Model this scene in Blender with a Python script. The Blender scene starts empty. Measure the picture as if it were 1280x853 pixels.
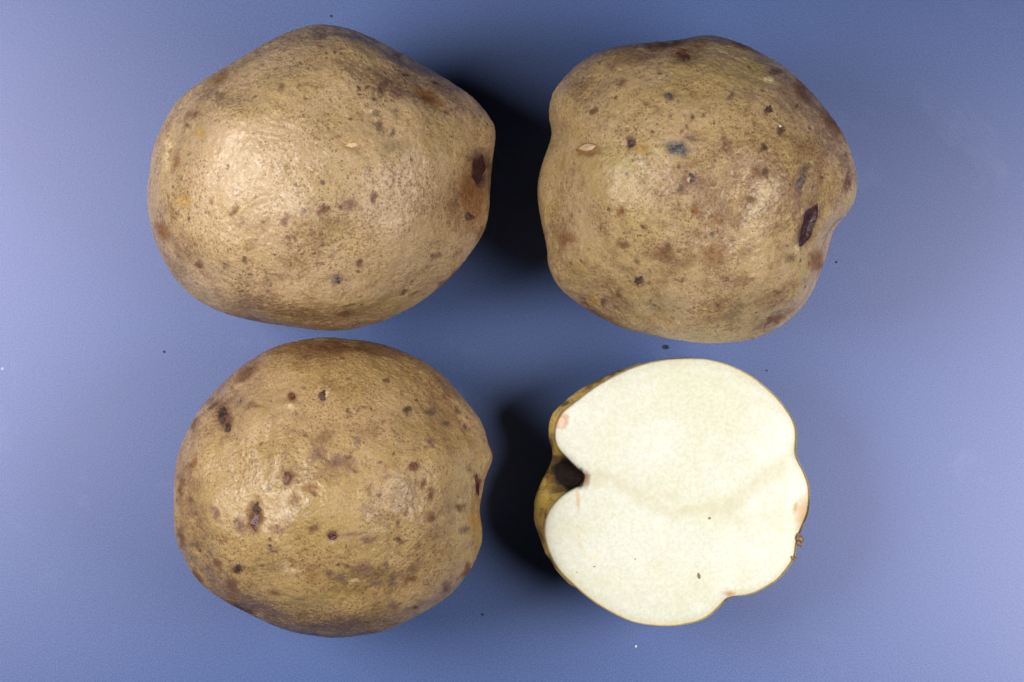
import bpy, bmesh, math
import numpy as np
from mathutils import Vector
from mathutils.bvhtree import BVHTree

# ------------------------------------------------------------------ camera, lamps, exposure
scn = bpy.context.scene
COL = scn.collection
S = 0.00025            # metres of board per photograph pixel (frame is 32 cm wide)
D = 0.78               # camera height above the board
cam_d = bpy.data.cameras.new('camera')
cam = bpy.data.objects.new('camera', cam_d)
COL.objects.link(cam)
cam.location = (0, 0, D)
cam_d.sensor_width = 36.0
cam_d.lens = 36.0 * D / (1280 * S)
cam_d.clip_start, cam_d.clip_end = 0.01, 20
scn.camera = cam

world = bpy.data.worlds.new('World')
scn.world = world
world.use_nodes = True
wb = world.node_tree.nodes['Background']
wb.inputs[0].default_value = (0.55, 0.70, 1.0, 1)
wb.inputs[1].default_value = 0.006


def area_lamp(name, loc, target, size, power, color):
    l = bpy.data.lights.new(name, 'AREA')
    l.shape = 'DISK'
    l.size = size
    l.energy = power
    l.color = color
    l.spread = math.radians(88)      # reflector bowl
    o = bpy.data.objects.new(name, l)
    COL.objects.link(o)
    o.location = loc
    o.rotation_euler = (Vector(target) - Vector(loc)).to_track_quat('-Z', 'Y').to_euler()
    return o


area_lamp('copy_stand_lamp', (-0.38, 0.045, 0.47), (-0.17, 0.0, 0.0), 0.32, 1.10, (1.0, 0.97, 0.95))
area_lamp('copy_stand_lamp', (0.37, -0.08, 0.46), (0.19, -0.09, 0.0), 0.32, 0.98, (1.0, 0.97, 0.95))

vs = scn.view_settings
vs.view_transform = 'Standard'
vs.look = 'None'
vs.exposure = 0.0
vs.gamma = 1.0
vs.use_curve_mapping = False
scn.render.engine = 'CYCLES'


# ------------------------------------------------------------------ numeric helpers
def _hash(ix, iy, iz, seed):
    h = (ix * 374761393 + iy * 668265263 + iz * 2147483647 + seed * 974634777) & 0xFFFFFFFF
    h = ((h ^ (h >> 13)) * 1274126177) & 0xFFFFFFFF
    h = ((h ^ (h >> 16)) * 2246822519) & 0xFFFFFFFF
    return ((h ^ (h >> 15)) & 0xFFFFFF) / float(0xFFFFFF)


def noise(P, seed=0):
    """smooth value noise of an (n,3) array, about -1..1"""
    F = np.floor(P)
    f = P - F
    I = F.astype(np.int64)
    u = f * f * f * (f * (f * 6 - 15) + 10)
    r = 0
    for a in (0, 1):
        wx = u[:, 0] if a else 1 - u[:, 0]
        for b in (0, 1):
            wy = u[:, 1] if b else 1 - u[:, 1]
            for c in (0, 1):
                wz = u[:, 2] if c else 1 - u[:, 2]
                r = r + wx * wy * wz * _hash(I[:, 0] + a, I[:, 1] + b, I[:, 2] + c, seed)
    return r * 2 - 1


def fbm(P, octaves=3, seed=0):
    r, a, t = 0, 1.0, 0
    for k in range(octaves):
        r = r + a * noise(P * 2.03 ** k + 17.3 * k, seed + k)
        t += a
        a *= 0.5
    return r / t


def smooth(x, a, b):
    t = np.clip((x - a) / (b - a), 0, 1)
    return t * t * (3 - 2 * t)


def to_board(px, py):
    return (np.asarray(px, float) - 640) * S, (426.5 - np.asarray(py, float)) * S


def to_photo(P):
    k = D / (D - P[:, 2])
    return P[:, 0] * k / S + 640, 426.5 - P[:, 1] * k / S


NA = 720
ANG = (np.arange(NA) + 0.5) / NA * 2 * np.pi - np.pi


def polar(points, centre):
    """closed outline -> radius table over ANG (board metres)"""
    x, y = to_board([p[0] for p in points], [p[1] for p in points])
    a = np.arctan2(y - centre[1], x - centre[0])
    r = np.hypot(x - centre[0], y - centre[1])
    o = np.argsort(a)
    a, r = a[o], r[o]
    R = np.interp(ANG, np.r_[a - 2 * np.pi, a, a + 2 * np.pi], np.r_[r, r, r])
    k = np.exp(-0.5 * (np.arange(-6, 7) / 2.2) ** 2)
    k /= k.sum()
    return np.convolve(np.r_[R[-6:], R, R[:6]], k, 'valid')


def blur(R, sig):
    n = int(sig * 3)
    k = np.exp(-0.5 * (np.arange(-n, n + 1) / sig) ** 2)
    k /= k.sum()
    return np.convolve(np.r_[R[-n:], R, R[:n]], k, 'valid')


def lookup(R, a):
    t = (a + np.pi) / (2 * np.pi) * NA - 0.5
    i = np.floor(t).astype(int)
    f = t - i
    return R[i % NA] * (1 - f) + R[(i + 1) % NA] * f


def make_mesh(name, verts, faces, mats, parent=None, attrs=None):
    me = bpy.data.meshes.new(name)
    v = np.asarray(verts, np.float32)
    f = np.asarray(faces, np.int32)
    n = f.shape[1]
    me.vertices.add(len(v))
    me.vertices.foreach_set('co', v.ravel())
    me.loops.add(f.size)
    me.loops.foreach_set('vertex_index', f.ravel())
    me.polygons.add(len(f))
    me.polygons.foreach_set('loop_start', np.arange(0, f.size, n, dtype=np.int32))
    me.polygons.foreach_set('loop_total', np.full(len(f), n, np.int32))
    me.update(calc_edges=True)
    me.polygons.foreach_set('use_smooth', np.ones(len(f), bool))
    for k, val in (attrs or {}).items():
        if val.ndim == 2:
            at = me.attributes.new(k, 'FLOAT_COLOR', 'POINT')
            at.data.foreach_set('color', val.astype(np.float32).ravel())
        else:
            at = me.attributes.new(k, 'FLOAT', 'POINT')
            at.data.foreach_set('value', val.astype(np.float32))
    for m in (mats if isinstance(mats, (list, tuple)) else [mats]):
        me.materials.append(m)
    o = bpy.data.objects.new(name, me)
    COL.objects.link(o)
    if parent is not None:
        o.parent = parent
    return o


def tag(o, label, cat, group=None):
    o['label'] = label
    o['category'] = cat
    if group:
        o['group'] = group


# ------------------------------------------------------------------ node helpers
class Nodes:
    def __init__(self, name):
        self.m = bpy.data.materials.new(name)
        self.m.use_nodes = True
        self.t = self.m.node_tree
        self.bsdf = self.t.nodes['Principled BSDF']
        self.pos = None

    def new(self, kind, **kw):
        n = self.t.nodes.new(kind)
        for k, v in kw.items():
            setattr(n, k, v)
        return n

    def put(self, sock, v):
        if hasattr(v, 'is_output'):
            self.t.links.new(v, sock)
        elif isinstance(v, tuple) and len(v) == 3 and sock.type == 'RGBA':
            sock.default_value = (*v, 1)
        else:
            sock.default_value = v

    def coords(self, seed):
        tc = self.new('ShaderNodeTexCoord')
        mp = self.new('ShaderNodeMapping')
        self.put(mp.inputs['Location'], (seed * 0.371, seed * 0.613, seed * 0.197))
        self.t.links.new(tc.outputs['Object'], mp.inputs['Vector'])
        self.pos = mp.outputs['Vector']
        return self.pos

    def noise(self, scale, detail=3, rough=0.55, dist=0.0, vec=None):
        n = self.new('ShaderNodeTexNoise')
        self.put(n.inputs['Vector'], vec or self.pos)
        self.put(n.inputs['Scale'], scale)
        self.put(n.inputs['Detail'], detail)
        self.put(n.inputs['Roughness'], rough)
        self.put(n.inputs['Distortion'], dist)
        return n.outputs['Fac']

    def voronoi(self, scale, feature='F1', vec=None):
        n = self.new('ShaderNodeTexVoronoi', feature=feature)
        self.put(n.inputs['Vector'], vec or self.pos)
        self.put(n.inputs['Scale'], scale)
        return n.outputs

    def math(self, op, a, b=0.0, clamp=False):
        n = self.new('ShaderNodeMath', operation=op, use_clamp=clamp)
        self.put(n.inputs[0], a)
        self.put(n.inputs[1], b)
        return n.outputs[0]

    def step(self, x, a, b, lo=0.0, hi=1.0):
        n = self.new('ShaderNodeMapRange', interpolation_type='SMOOTHSTEP')
        self.put(n.inputs['Value'], x)
        self.put(n.inputs['From Min'], a)
        self.put(n.inputs['From Max'], b)
        self.put(n.inputs['To Min'], lo)
        self.put(n.inputs['To Max'], hi)
        return n.outputs[0]

    def mix(self, f, a, b, blend='MIX'):
        n = self.new('ShaderNodeMix', data_type='RGBA', blend_type=blend)
        self.put(n.inputs[0], f)
        self.put(n.inputs[6], a)
        self.put(n.inputs[7], b)
        return n.outputs[2]

    def attr(self, name):
        return self.new('ShaderNodeAttribute', attribute_name=name).outputs

    def sep(self, c):
        n = self.new('ShaderNodeSeparateColor')
        self.put(n.inputs[0], c)
        return n.outputs

    def bump(self, h, dist, strength=1.0, normal=None):
        n = self.new('ShaderNodeBump')
        self.put(n.inputs['Height'], h)
        self.put(n.inputs['Distance'], dist)
        self.put(n.inputs['Strength'], strength)
        if normal:
            self.put(n.inputs['Normal'], normal)
        return n.outputs[0]

    def out(self, **kw):
        for k, v in kw.items():
            self.put(self.bsdf.inputs[k.replace('_', ' ')], v)
        return self.m


# ------------------------------------------------------------------ materials
def skin_material(name, seed, tan, ochre, olive, speck, net, rough_lo):
    N = Nodes(name)
    N.coords(seed)
    warp = N.new('ShaderNodeVectorMath', operation='MULTIPLY_ADD')
    wn = N.new('ShaderNodeTexNoise')
    N.put(wn.inputs['Vector'], N.pos)
    N.put(wn.inputs['Scale'], 700.0)
    N.put(wn.inputs['Detail'], 2.0)
    N.put(warp.inputs[0], wn.outputs['Color'])
    N.put(warp.inputs[1], (0.0011, 0.0011, 0.0011))
    N.put(warp.inputs[2], N.pos)
    wp = warp.outputs[0]

    big = N.noise(38, 4, 0.6)
    mid = N.noise(120, 6, 0.7)
    c = N.mix(N.step(big, 0.40, 0.62), tan, ochre)
    c = N.mix(N.math('MULTIPLY', N.step(N.noise(55, 3, 0.6), 0.50, 0.70), 0.6), c, olive)
    # broad russet clouds
    scurf = N.attr('scurf')['Fac']
    cloud = N.math('ADD', mid, N.math('MULTIPLY', scurf, 0.34))
    fine = N.noise(900, 4, 0.7)
    cl = N.math('MULTIPLY', N.step(N.math('ADD', cloud, N.math('MULTIPLY', N.math('SUBTRACT', fine, 0.5), 0.30)), 0.50, 0.76), 0.70)
    c = N.mix(cl, c, (0.175, 0.088, 0.036))
    # ragged russet patches of many sizes
    rg = N.math('ADD', N.noise(190, 8, 0.75), N.math('MULTIPLY', scurf, 0.10))
    c = N.mix(N.math('MULTIPLY', N.step(rg, 0.52, 0.68), 0.42), c, (0.225, 0.112, 0.062))
    # lenticel speckles: small dots of uneven size
    v = N.voronoi(1300, vec=wp)
    cr = N.sep(v['Color'])
    dens = N.math('ADD', N.step(N.noise(70, 4, 0.6), 0.34, 0.64, 0.16, 0.48), N.math('MULTIPLY', scurf, 0.36))
    rad = N.math('MULTIPLY', N.math('ADD', cr[0], 0.35), N.math('MULTIPLY', dens, speck))
    dot = N.step(N.math('SUBTRACT', v['Distance'], rad), 0.10, -0.10)
    c = N.mix(N.math('MULTIPLY', dot, N.math('ADD', 0.28, N.math('MULTIPLY', cr[1], 0.46))), c, (0.170, 0.072, 0.036))
    # sparse darker spots in loose groups
    v2 = N.voronoi(420, vec=wp)
    c2 = N.sep(v2['Color'])
    grp = N.math('ADD', N.noise(85, 3, 0.6), N.math('MULTIPLY', scurf, 0.10))
    pres = N.step(N.math('ADD', c2[0], N.math('MULTIPLY', grp, 1.2)), 1.38, 1.54)
    ragged = N.math('ADD', v2['Distance'], N.math('MULTIPLY', N.math('SUBTRACT', fine, 0.5), 1.1))
    dot2 = N.math('MULTIPLY', N.step(ragged, 0.42, 0.10), pres)
    c = N.mix(N.math('MULTIPLY', dot2, N.math('ADD', 0.30, N.math('MULTIPLY', c2[1], 0.55))), c, (0.060, 0.032, 0.028))
    # fine pale netting of the skin
    e = N.voronoi(620, 'DISTANCE_TO_EDGE', vec=wp)['Distance']
    line = N.step(e, 0.11, 0.02)
    c = N.mix(N.math('MULTIPLY', N.math('MULTIPLY', line, N.step(N.noise(60, 2), 0.45, 0.6)), net), c, (0.62, 0.44, 0.22))
    # fine mottling
    grain = N.noise(1900, 2, 0.6)
    c = N.mix(1.0, c, N.mix(N.step(grain, 0.3, 0.7), (0.84, 0.82, 0.78), (1.14, 1.12, 1.10)), 'MULTIPLY')
    # scars, scabs and bruises with places of their own
    st = N.attr('stain')
    edge = N.math('ADD', st['Alpha'], N.math('MULTIPLY', N.math('SUBTRACT', N.noise(750, 5, 0.85), 0.5), 1.5))
    sf = N.math('MULTIPLY', N.step(edge, 0.06, 0.78), N.step(st['Alpha'], 0.05, 0.32))
    scol = N.mix(1.0, st['Color'], N.mix(N.step(fine, 0.35, 0.65), (0.60, 0.58, 0.60), (1.45, 1.4, 1.35)), 'MULTIPLY')
    c = N.mix(N.math('MULTIPLY', sf, N.step(st['Alpha'], 0.2, 1.5, 0.70, 1.0)), c, scol)
    h = N.math('SUBTRACT', N.math('MULTIPLY', fine, 1.3), N.math('MULTIPLY', dot, 0.45))
    h = N.math('ADD', h, N.math('MULTIPLY', line, 0.25))
    h = N.math('ADD', h, N.math('MULTIPLY', sf, N.math('MULTIPLY', grain, 0.8)))
    h = N.math('ADD', h, N.math('MULTIPLY', mid, 0.5))
    nrm = N.bump(h, 0.00011, 0.8)
    rough = N.math('ADD', N.step(N.noise(200, 4, 0.7), 0.3, 0.7, rough_lo - 0.10, rough_lo + 0.12), N.math('MULTIPLY', sf, 0.2))
    spec = N.math('SUBTRACT', 0.62, N.math('MULTIPLY', sf, 0.42))
    return N.out(Base_Color=c, Roughness=rough, Normal=nrm, Specular_IOR_Level=spec)


def flesh_material():
    N = Nodes('potato_flesh')
    N.coords(3.3)
    st = N.attr('stain')
    c = N.mix(N.step(N.noise(45, 4, 0.6), 0.35, 0.65), (0.730, 0.735, 0.655), (0.688, 0.690, 0.548))
    g = N.noise(850, 5, 0.8)
    c = N.mix(1.0, c, N.mix(N.step(g, 0.32, 0.68), (0.895, 0.903, 0.81), (1.05, 1.05, 1.09)), 'MULTIPLY')
    edge = N.math('ADD', st['Alpha'], N.math('MULTIPLY', N.math('SUBTRACT', N.noise(420, 5, 0.8), 0.5), 0.55))
    c = N.mix(N.math('MULTIPLY', N.step(edge, 0.06, 0.95), 0.95), c, st['Color'])
    nrm = N.bump(N.noise(160, 3, 0.6), 0.0005, 0.30)
    nrm = N.bump(g, 0.00012, 0.6, nrm)
    return N.out(Base_Color=c, Roughness=0.46, Normal=nrm, Specular_IOR_Level=0.4,
                 Subsurface_Weight=0.25, Subsurface_Radius=(1.0, 0.8, 0.45), Subsurface_Scale=0.0015)


def scab_material(name, dark, light, rough, spec=0.5):
    N = Nodes(name)
    N.coords(7.7)
    n = N.noise(800, 4, 0.75)
    c = N.mix(N.step(n, 0.36, 0.66), dark, light)
    nrm = N.bump(n, 0.0004, 0.8)
    return N.out(Base_Color=c, Roughness=rough, Normal=nrm, Specular_IOR_Level=spec)


def board_material():
    N = Nodes('blue_matt_board')
    N.coords(1.9)
    c = N.mix(N.step(N.noise(9, 3, 0.5), 0.3, 0.7), (0.044, 0.098, 0.265), (0.053, 0.108, 0.285))
    g = N.noise(2100, 2, 0.7)
    c = N.mix(1.0, c, N.mix(N.step(g, 0.30, 0.70), (0.70, 0.72, 0.76), (1.30, 1.28, 1.24)), 'MULTIPLY')
    # faint rubbed patches and pale scuffs
    sc = N.math('MULTIPLY', N.step(N.noise(26, 6, 0.75, 0.6), 0.58, 0.74), 0.07)
    c = N.mix(sc, c, (0.42, 0.46, 0.66))
    v = N.voronoi(75)
    cs = N.sep(v['Color'])
    fleck = N.math('MULTIPLY', N.step(v['Distance'], 0.05, 0.02), N.step(cs[0], 0.88, 0.9))
    c = N.mix(N.math('MULTIPLY', fleck, 0.5), c, (0.5, 0.55, 0.75))
    nrm = N.bump(N.noise(1300, 3, 0.7), 0.00010, 0.25)
    return N.out(Base_Color=c, Roughness=0.45, Normal=nrm, Specular_IOR_Level=0.95, Specular_Tint=(0.86, 0.78, 1.0))


MB = board_material()
MF = flesh_material()
M_SCAB = scab_material('corky_scab', (0.036, 0.017, 0.012), (0.130, 0.074, 0.055), 0.6, 0.25)
M_GASH = scab_material('dark_gash', (0.022, 0.006, 0.007), (0.075, 0.022, 0.022), 0.32, 0.6)
M_RED = scab_material('red_brown_pit', (0.045, 0.006, 0.006), (0.115, 0.018, 0.014), 0.25, 0.7)
M_RUST = scab_material('rust_pit', (0.075, 0.025, 0.012), (0.20, 0.085, 0.035), 0.4)
M_EYE = scab_material('pale_eye', (0.64, 0.47, 0.28), (0.70, 0.54, 0.35), 0.36)
M_EYERIM = scab_material('eye_rim', (0.24, 0.12, 0.035), (0.33, 0.18, 0.06), 0.45)
M_GREY = scab_material('grey_scab', (0.062, 0.042, 0.036), (0.25, 0.19, 0.155), 0.6, 0.25)
M_SLATE = scab_material('slate_scab', (0.052, 0.050, 0.056), (0.21, 0.195, 0.20), 0.6, 0.25)
M_PINK = scab_material('pinkish_flesh_spot', (0.60, 0.38, 0.26), (0.74, 0.54, 0.42), 0.45)
M_ROT_DARK = scab_material('rot_and_hole_dark', (0.004, 0.002, 0.002), (0.020, 0.008, 0.005), 0.6, 0.15)  # rot colour taken to near-black, the dark of a hole included
M_STUB = scab_material('sprout_stub', (0.12, 0.055, 0.025), (0.42, 0.27, 0.14), 0.5)
M_SOIL = scab_material('soil', (0.022, 0.022, 0.028), (0.05, 0.045, 0.05), 0.9, 0.2)
M_WHITE = scab_material('white_grit', (0.65, 0.65, 0.62), (0.85, 0.85, 0.82), 0.4)

# ------------------------------------------------------------------ the board
bm = bmesh.new()
w, h, t = 0.62, 0.46, 0.003
v = [bm.verts.new(p) for p in [(-w, -h, -t), (w, -h, -t), (w, h, -t), (-w, h, -t), (-w, -h, 0), (w, -h, 0), (w, h, 0), (-w, h, 0)]]
for f in ((3, 2, 1, 0), (4, 5, 6, 7), (0, 1, 5, 4), (1, 2, 6, 5), (2, 3, 7, 6), (3, 0, 4, 7)):
    bm.faces.new([v[i] for i in f])
me = bpy.data.meshes.new('backdrop_board')
bm.to_mesh(me)
bm.free()
me.materials.append(MB)
board = bpy.data.objects.new('backdrop_board', me)
COL.objects.link(board)
board['kind'] = 'structure'
board['label'] = 'plain blue-grey board under the potatoes'

# ------------------------------------------------------------------ whole potatoes
bm = bmesh.new()
bmesh.ops.create_icosphere(bm, subdivisions=8, radius=1.0)
me = bpy.data.meshes.new('ball')
bm.to_mesh(me)
bm.free()
DIR = np.empty(len(me.vertices) * 3, np.float32)
me.vertices.foreach_get('co', DIR)
DIR = DIR.reshape(-1, 3).astype(float)
DIR /= np.linalg.norm(DIR, axis=1)[:, None]
TRI = np.empty(len(me.polygons) * 3, np.int32)
me.polygons.foreach_get('vertices', TRI)
TRI = TRI.reshape(-1, 3)
bpy.data.meshes.remove(me)

INK = {'scab': (0.066, 0.029, 0.022), 'brown': (0.135, 0.060, 0.033), 'rust': (0.20, 0.085, 0.030),
       'grey': (0.120, 0.080, 0.062), 'yellow': (0.43, 0.27, 0.085), 'olive': (0.22, 0.165, 0.080),
       'pale': (0.62, 0.50, 0.30), 'purple': (0.185, 0.105, 0.080), 'red': (0.085, 0.015, 0.012),
       'orange': (0.42, 0.19, 0.035), 'slate': (0.085, 0.085, 0.100), 'rot': (0.008, 0.004, 0.003)}  # 'rot' is rot plus the painted dark of the hole


def stain_attr(px, py, up, marks):
    col = np.zeros((len(px), 4))
    col[:, :3] = 0.1
    Q = np.c_[px, py, 0 * px]
    px = px + 3.2 * noise(Q / 9.0, 61) + 1.0 * noise(Q / 3.7 + 0.37, 62)
    py = py + 3.2 * noise(Q / 9.0, 63) + 1.0 * noise(Q / 3.7 + 0.71, 64)
    for m in marks:
        x, y, rx, ry = m[:4]
        rot = math.radians(m[4]) if len(m) > 4 else 0
        ink = m[5] if len(m) > 5 else 'scab'
        k = m[6] if len(m) > 6 else 1.0
        if max(rx, ry) < 6 and k <= 1:
            k *= 0.82
        elif ink in ('brown', 'rust', 'purple', 'olive'):
            k *= 1.18
        dx, dy = px - x, py - y
        sel = (np.abs(dx) < 2.2 * max(rx, ry)) & (np.abs(dy) < 2.2 * max(rx, ry)) & up
        if not sel.any():
            continue
        u = (dx[sel] * math.cos(rot) + dy[sel] * math.sin(rot)) / rx
        w_ = (-dx[sel] * math.sin(rot) + dy[sel] * math.cos(rot)) / ry
        a = np.exp(-0.75 * (u * u + w_ * w_)) * k
        old = col[sel, 3]
        new = a > old
        idx = np.where(sel)[0][new]
        col[idx, :3] = INK[ink]
        col[idx, 3] = a[new]
    return col


def blob_attr(px, py, up, blobs):
    s = np.zeros(len(px))
    for x, y, rx, ry, rot, k in blobs:
        r = math.radians(rot)
        dx, dy = px - x, py - y
        u = (dx * math.cos(r) + dy * math.sin(r)) / rx
        w_ = (-dx * math.sin(r) + dy * math.cos(r)) / ry
        s += k * np.exp(-(u * u + w_ * w_) * 1.1) * up
    return np.clip(s, -1, 1.6)


def build_potato(name, outline, centre, H, seed, reliefs, marks, scurfs, material, zbias=0.0, full=0.98):
    c = to_board(*centre)
    target = polar(outline, c)
    R = target * (D - H) / D                      # first guess: outline at mid height
    cx, cy = c[0] * (D - H) / D, c[1] * (D - H) / D
    ax = np.arctan2(DIR[:, 1], DIR[:, 0])
    cph = np.hypot(DIR[:, 0], DIR[:, 1])
    sph = DIR[:, 2]
    lat = np.arcsin(np.clip(sph, -1, 1))
    wide = fbm(DIR * 1.9 + seed * 3.7, 2, seed) * 0.0026 + fbm(DIR * 5.0 + seed, 2, seed + 9) * 0.0005
    skin = fbm(DIR * 24 + seed, 3, seed + 20) * 0.00022 + fbm(DIR * 75 + seed, 2, seed + 31) * 0.00015
    upw = smooth(sph, -0.15, 0.15)
    fall = np.exp(-(lat / math.radians(46)) ** 2)

    def shape(R):
        Rs = blur(R, 34)
        r = lookup(Rs, ax) + lookup(R - Rs, ax) * fall
        rr = r * cph ** full
        z = H * sph * (1 + 0.05 * np.abs(sph))
        P = np.c_[cx + rr * np.cos(ax), cy + rr * np.sin(ax), H + z + zbias * rr * np.cos(ax)]
        nrm = DIR / np.array([1.25, 1.15, 0.95])
        nrm /= np.linalg.norm(nrm, axis=1)[:, None]
        P += nrm * wide[:, None]
        px, py = to_photo(P)
        d = np.zeros(len(P))
        for x, y, rx, ry, rot, k in reliefs:
            q = math.radians(rot)
            u = ((px - x) * math.cos(q) + (py - y) * math.sin(q)) / rx
            w_ = (-(px - x) * math.sin(q) + (py - y) * math.cos(q)) / ry
            d += k * 0.001 * np.exp(-(u * u + w_ * w_)) * upw
        P += nrm * (d + skin)[:, None]
        # settle on the board: the underside flattens where it rests
        z0 = np.percentile(P[:, 2], 0.4)
        P[:, 2] -= z0
        low = P[:, 2] < 0
        P[low, 2] *= 0.15
        return P

    for it in range(6):
        P = shape(R)
        k = D / (D - P[:, 2])
        X, Y = P[:, 0] * k - c[0], P[:, 1] * k - c[1]
        b = np.floor((np.arctan2(Y, X) + np.pi) / (2 * np.pi) * 360).astype(int) % 360
        got = np.zeros(360)
        np.maximum.at(got, b, np.hypot(X, Y))
        ratio = target.reshape(360, 2).mean(1) / got
        ratio = np.repeat(blur(ratio, 1.2), 2)
        R = R * (1 + 0.85 * (blur(ratio, 1.5) - 1))
    P = shape(R)
    P[:, 2] -= 0.0002
    px, py = to_photo(P)
    up = DIR[:, 2] > -0.25
    rng = np.random.default_rng(seed)
    st = stain_attr(px, py, up, marks)
    sc = blob_attr(px, py, up.astype(float), scurfs)
    base = np.array([cx, cy, 0.0])
    o = make_mesh(name, P - base, TRI, material, None, {'stain': st, 'scurf': sc})
    o.location = base
    return o, P, BVHTree.FromPolygons([tuple(p) for p in P], [tuple(t) for t in TRI])


def hit(tree, px, py):
    x, y = to_board(px, py)
    o = Vector((0, 0, D))
    d = (Vector((float(x), float(y), 0)) - o).normalized()
    loc, nrm, i, dist = tree.ray_cast(o, d)
    return loc, nrm


def patch(name, parent, tree, x, y, rx, ry, rot, mat, height, seed, ragged=0.28, pinch=0.0, dish=0.0, jit=1.0):
    """a crust, bud or scar following the surface it grew on"""
    rx, ry = rx * 1.1, ry * 1.1
    loc, nrm = hit(tree, x, y)
    if loc is None:
        return None
    ns = [nrm]
    for j in range(8):
        l3, n3 = hit(tree, x + 1.3 * max(rx, ry) * math.cos(j * 0.785), y + 1.3 * max(rx, ry) * math.sin(j * 0.785))
        if n3 is not None:
            ns.append(n3)
    nrm = sum(ns, Vector()).normalized()
    q = math.radians(rot)
    nr, na = 9, 36
    rng = np.random.default_rng(seed)
    amp = [rng.normal() * ragged / (j + 1) ** 0.6 for j in range(7)]
    ph = rng.uniform(0, 6.28, 7)
    inv = parent.location
    verts, faces = [], []
    for i in range(nr + 1):
        f = i / nr
        for j in range(na):
            a = 2 * math.pi * j / na
            rad = 1 + 0.55 * sum(amp[n] * math.sin((n + 2) * a + ph[n]) for n in range(7))
            u_ = math.cos(a) * rx * rad * f
            w_ = math.sin(a) * ry * rad * f * (1 - pinch * abs(math.cos(a)) ** 2 * 0.8)
            l2, n2 = hit(tree, x + u_ * math.cos(q) - w_ * math.sin(q), y + u_ * math.sin(q) + w_ * math.cos(q))
            if l2 is None:
                l2 = loc
            prof = (1 - f ** 3) * height - dish * math.exp(-(f / 0.45) ** 2)
            rough = 1 + 0.12 * jit * float(rng.normal()) * (1 if 0 < i < nr else 0)
            verts.append(l2 + nrm * (prof * rough + 0.00004 - (0.0002 if i == nr else 0)) - inv)
    for i in range(nr):
        for j in range(na):
            a, b = i * na + j, i * na + (j + 1) % na
            faces.append((a, a + na, b + na, b))
    return make_mesh(name, [tuple(v_) for v_ in verts], faces, mat, parent)


# ---- oval potato with the nose at its stem end
O1 = [(187, 216), (189, 197), (194.5, 175), (205.5, 151.5), (219, 129), (231, 116), (246, 105), (266, 92.5), (283, 82.6),
      (301.5, 71.5), (320, 60.5), (332, 54), (352, 43), (371.7, 35.8), (386.5, 31.7), (400, 30.2), (422, 32.6), (442, 37.6),
      (461.5, 45.7), (481, 55.5), (503.4, 67.8), (525.5, 80), (547.7, 92.5), (567.4, 104.8), (584.6, 115.8), (597, 127),
      (609, 141.7), (617.8, 155), (619.8, 167.5), (619, 180), (617, 192), (615, 207), (613.7, 220), (612.4, 239.7),
      (611.7, 259.4), (609.2, 276.6), (604.3, 291.4), (595.7, 306), (584.6, 321), (572.3, 337), (557.5, 351.7), (540.3, 366.5),
      (518, 382.5), (498.5, 392.3), (478.8, 401.7), (456.6, 407.6), (434.5, 412.7), (414.8, 413.7), (400, 413.3), (376.6, 410),
      (352, 407), (327.4, 403.4), (302.8, 398.5), (283, 393), (263.4, 385), (246, 375), (231.4, 362.8), (219, 349), (208, 332),
      (198, 312), (190.8, 291.4), (185.8, 269), (183.6, 249.5), (184.2, 232)]
L1 = [(598, 214, 11, 22, 8, -3.2), (612, 162, 14, 22, 10, 1.2), (575, 235, 22, 40, 0, -1.0), (486, 140, 26, 42, 25, -1.3),
      (440, 172, 34, 16, -4, 0.9), (440, 183, 11, 3.5, 0, -0.9), (216, 195, 7, 34, 8, -1.0), (206, 195, 5, 26, 8, 0.7),
      (262, 205, 40, 34, 0, 0.8), (500, 295, 60, 50, 0, 1.3), (370, 300, 40, 60, 10, 0.6), (330, 220, 46, 60, 0, -0.7),
      (231, 252, 8, 6, 0, -0.6), (424, 350, 12, 7, 0, -0.6), (420, 395, 40, 14, 0, -0.5), (540, 122, 24, 10, 30, -0.7)]
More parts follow.
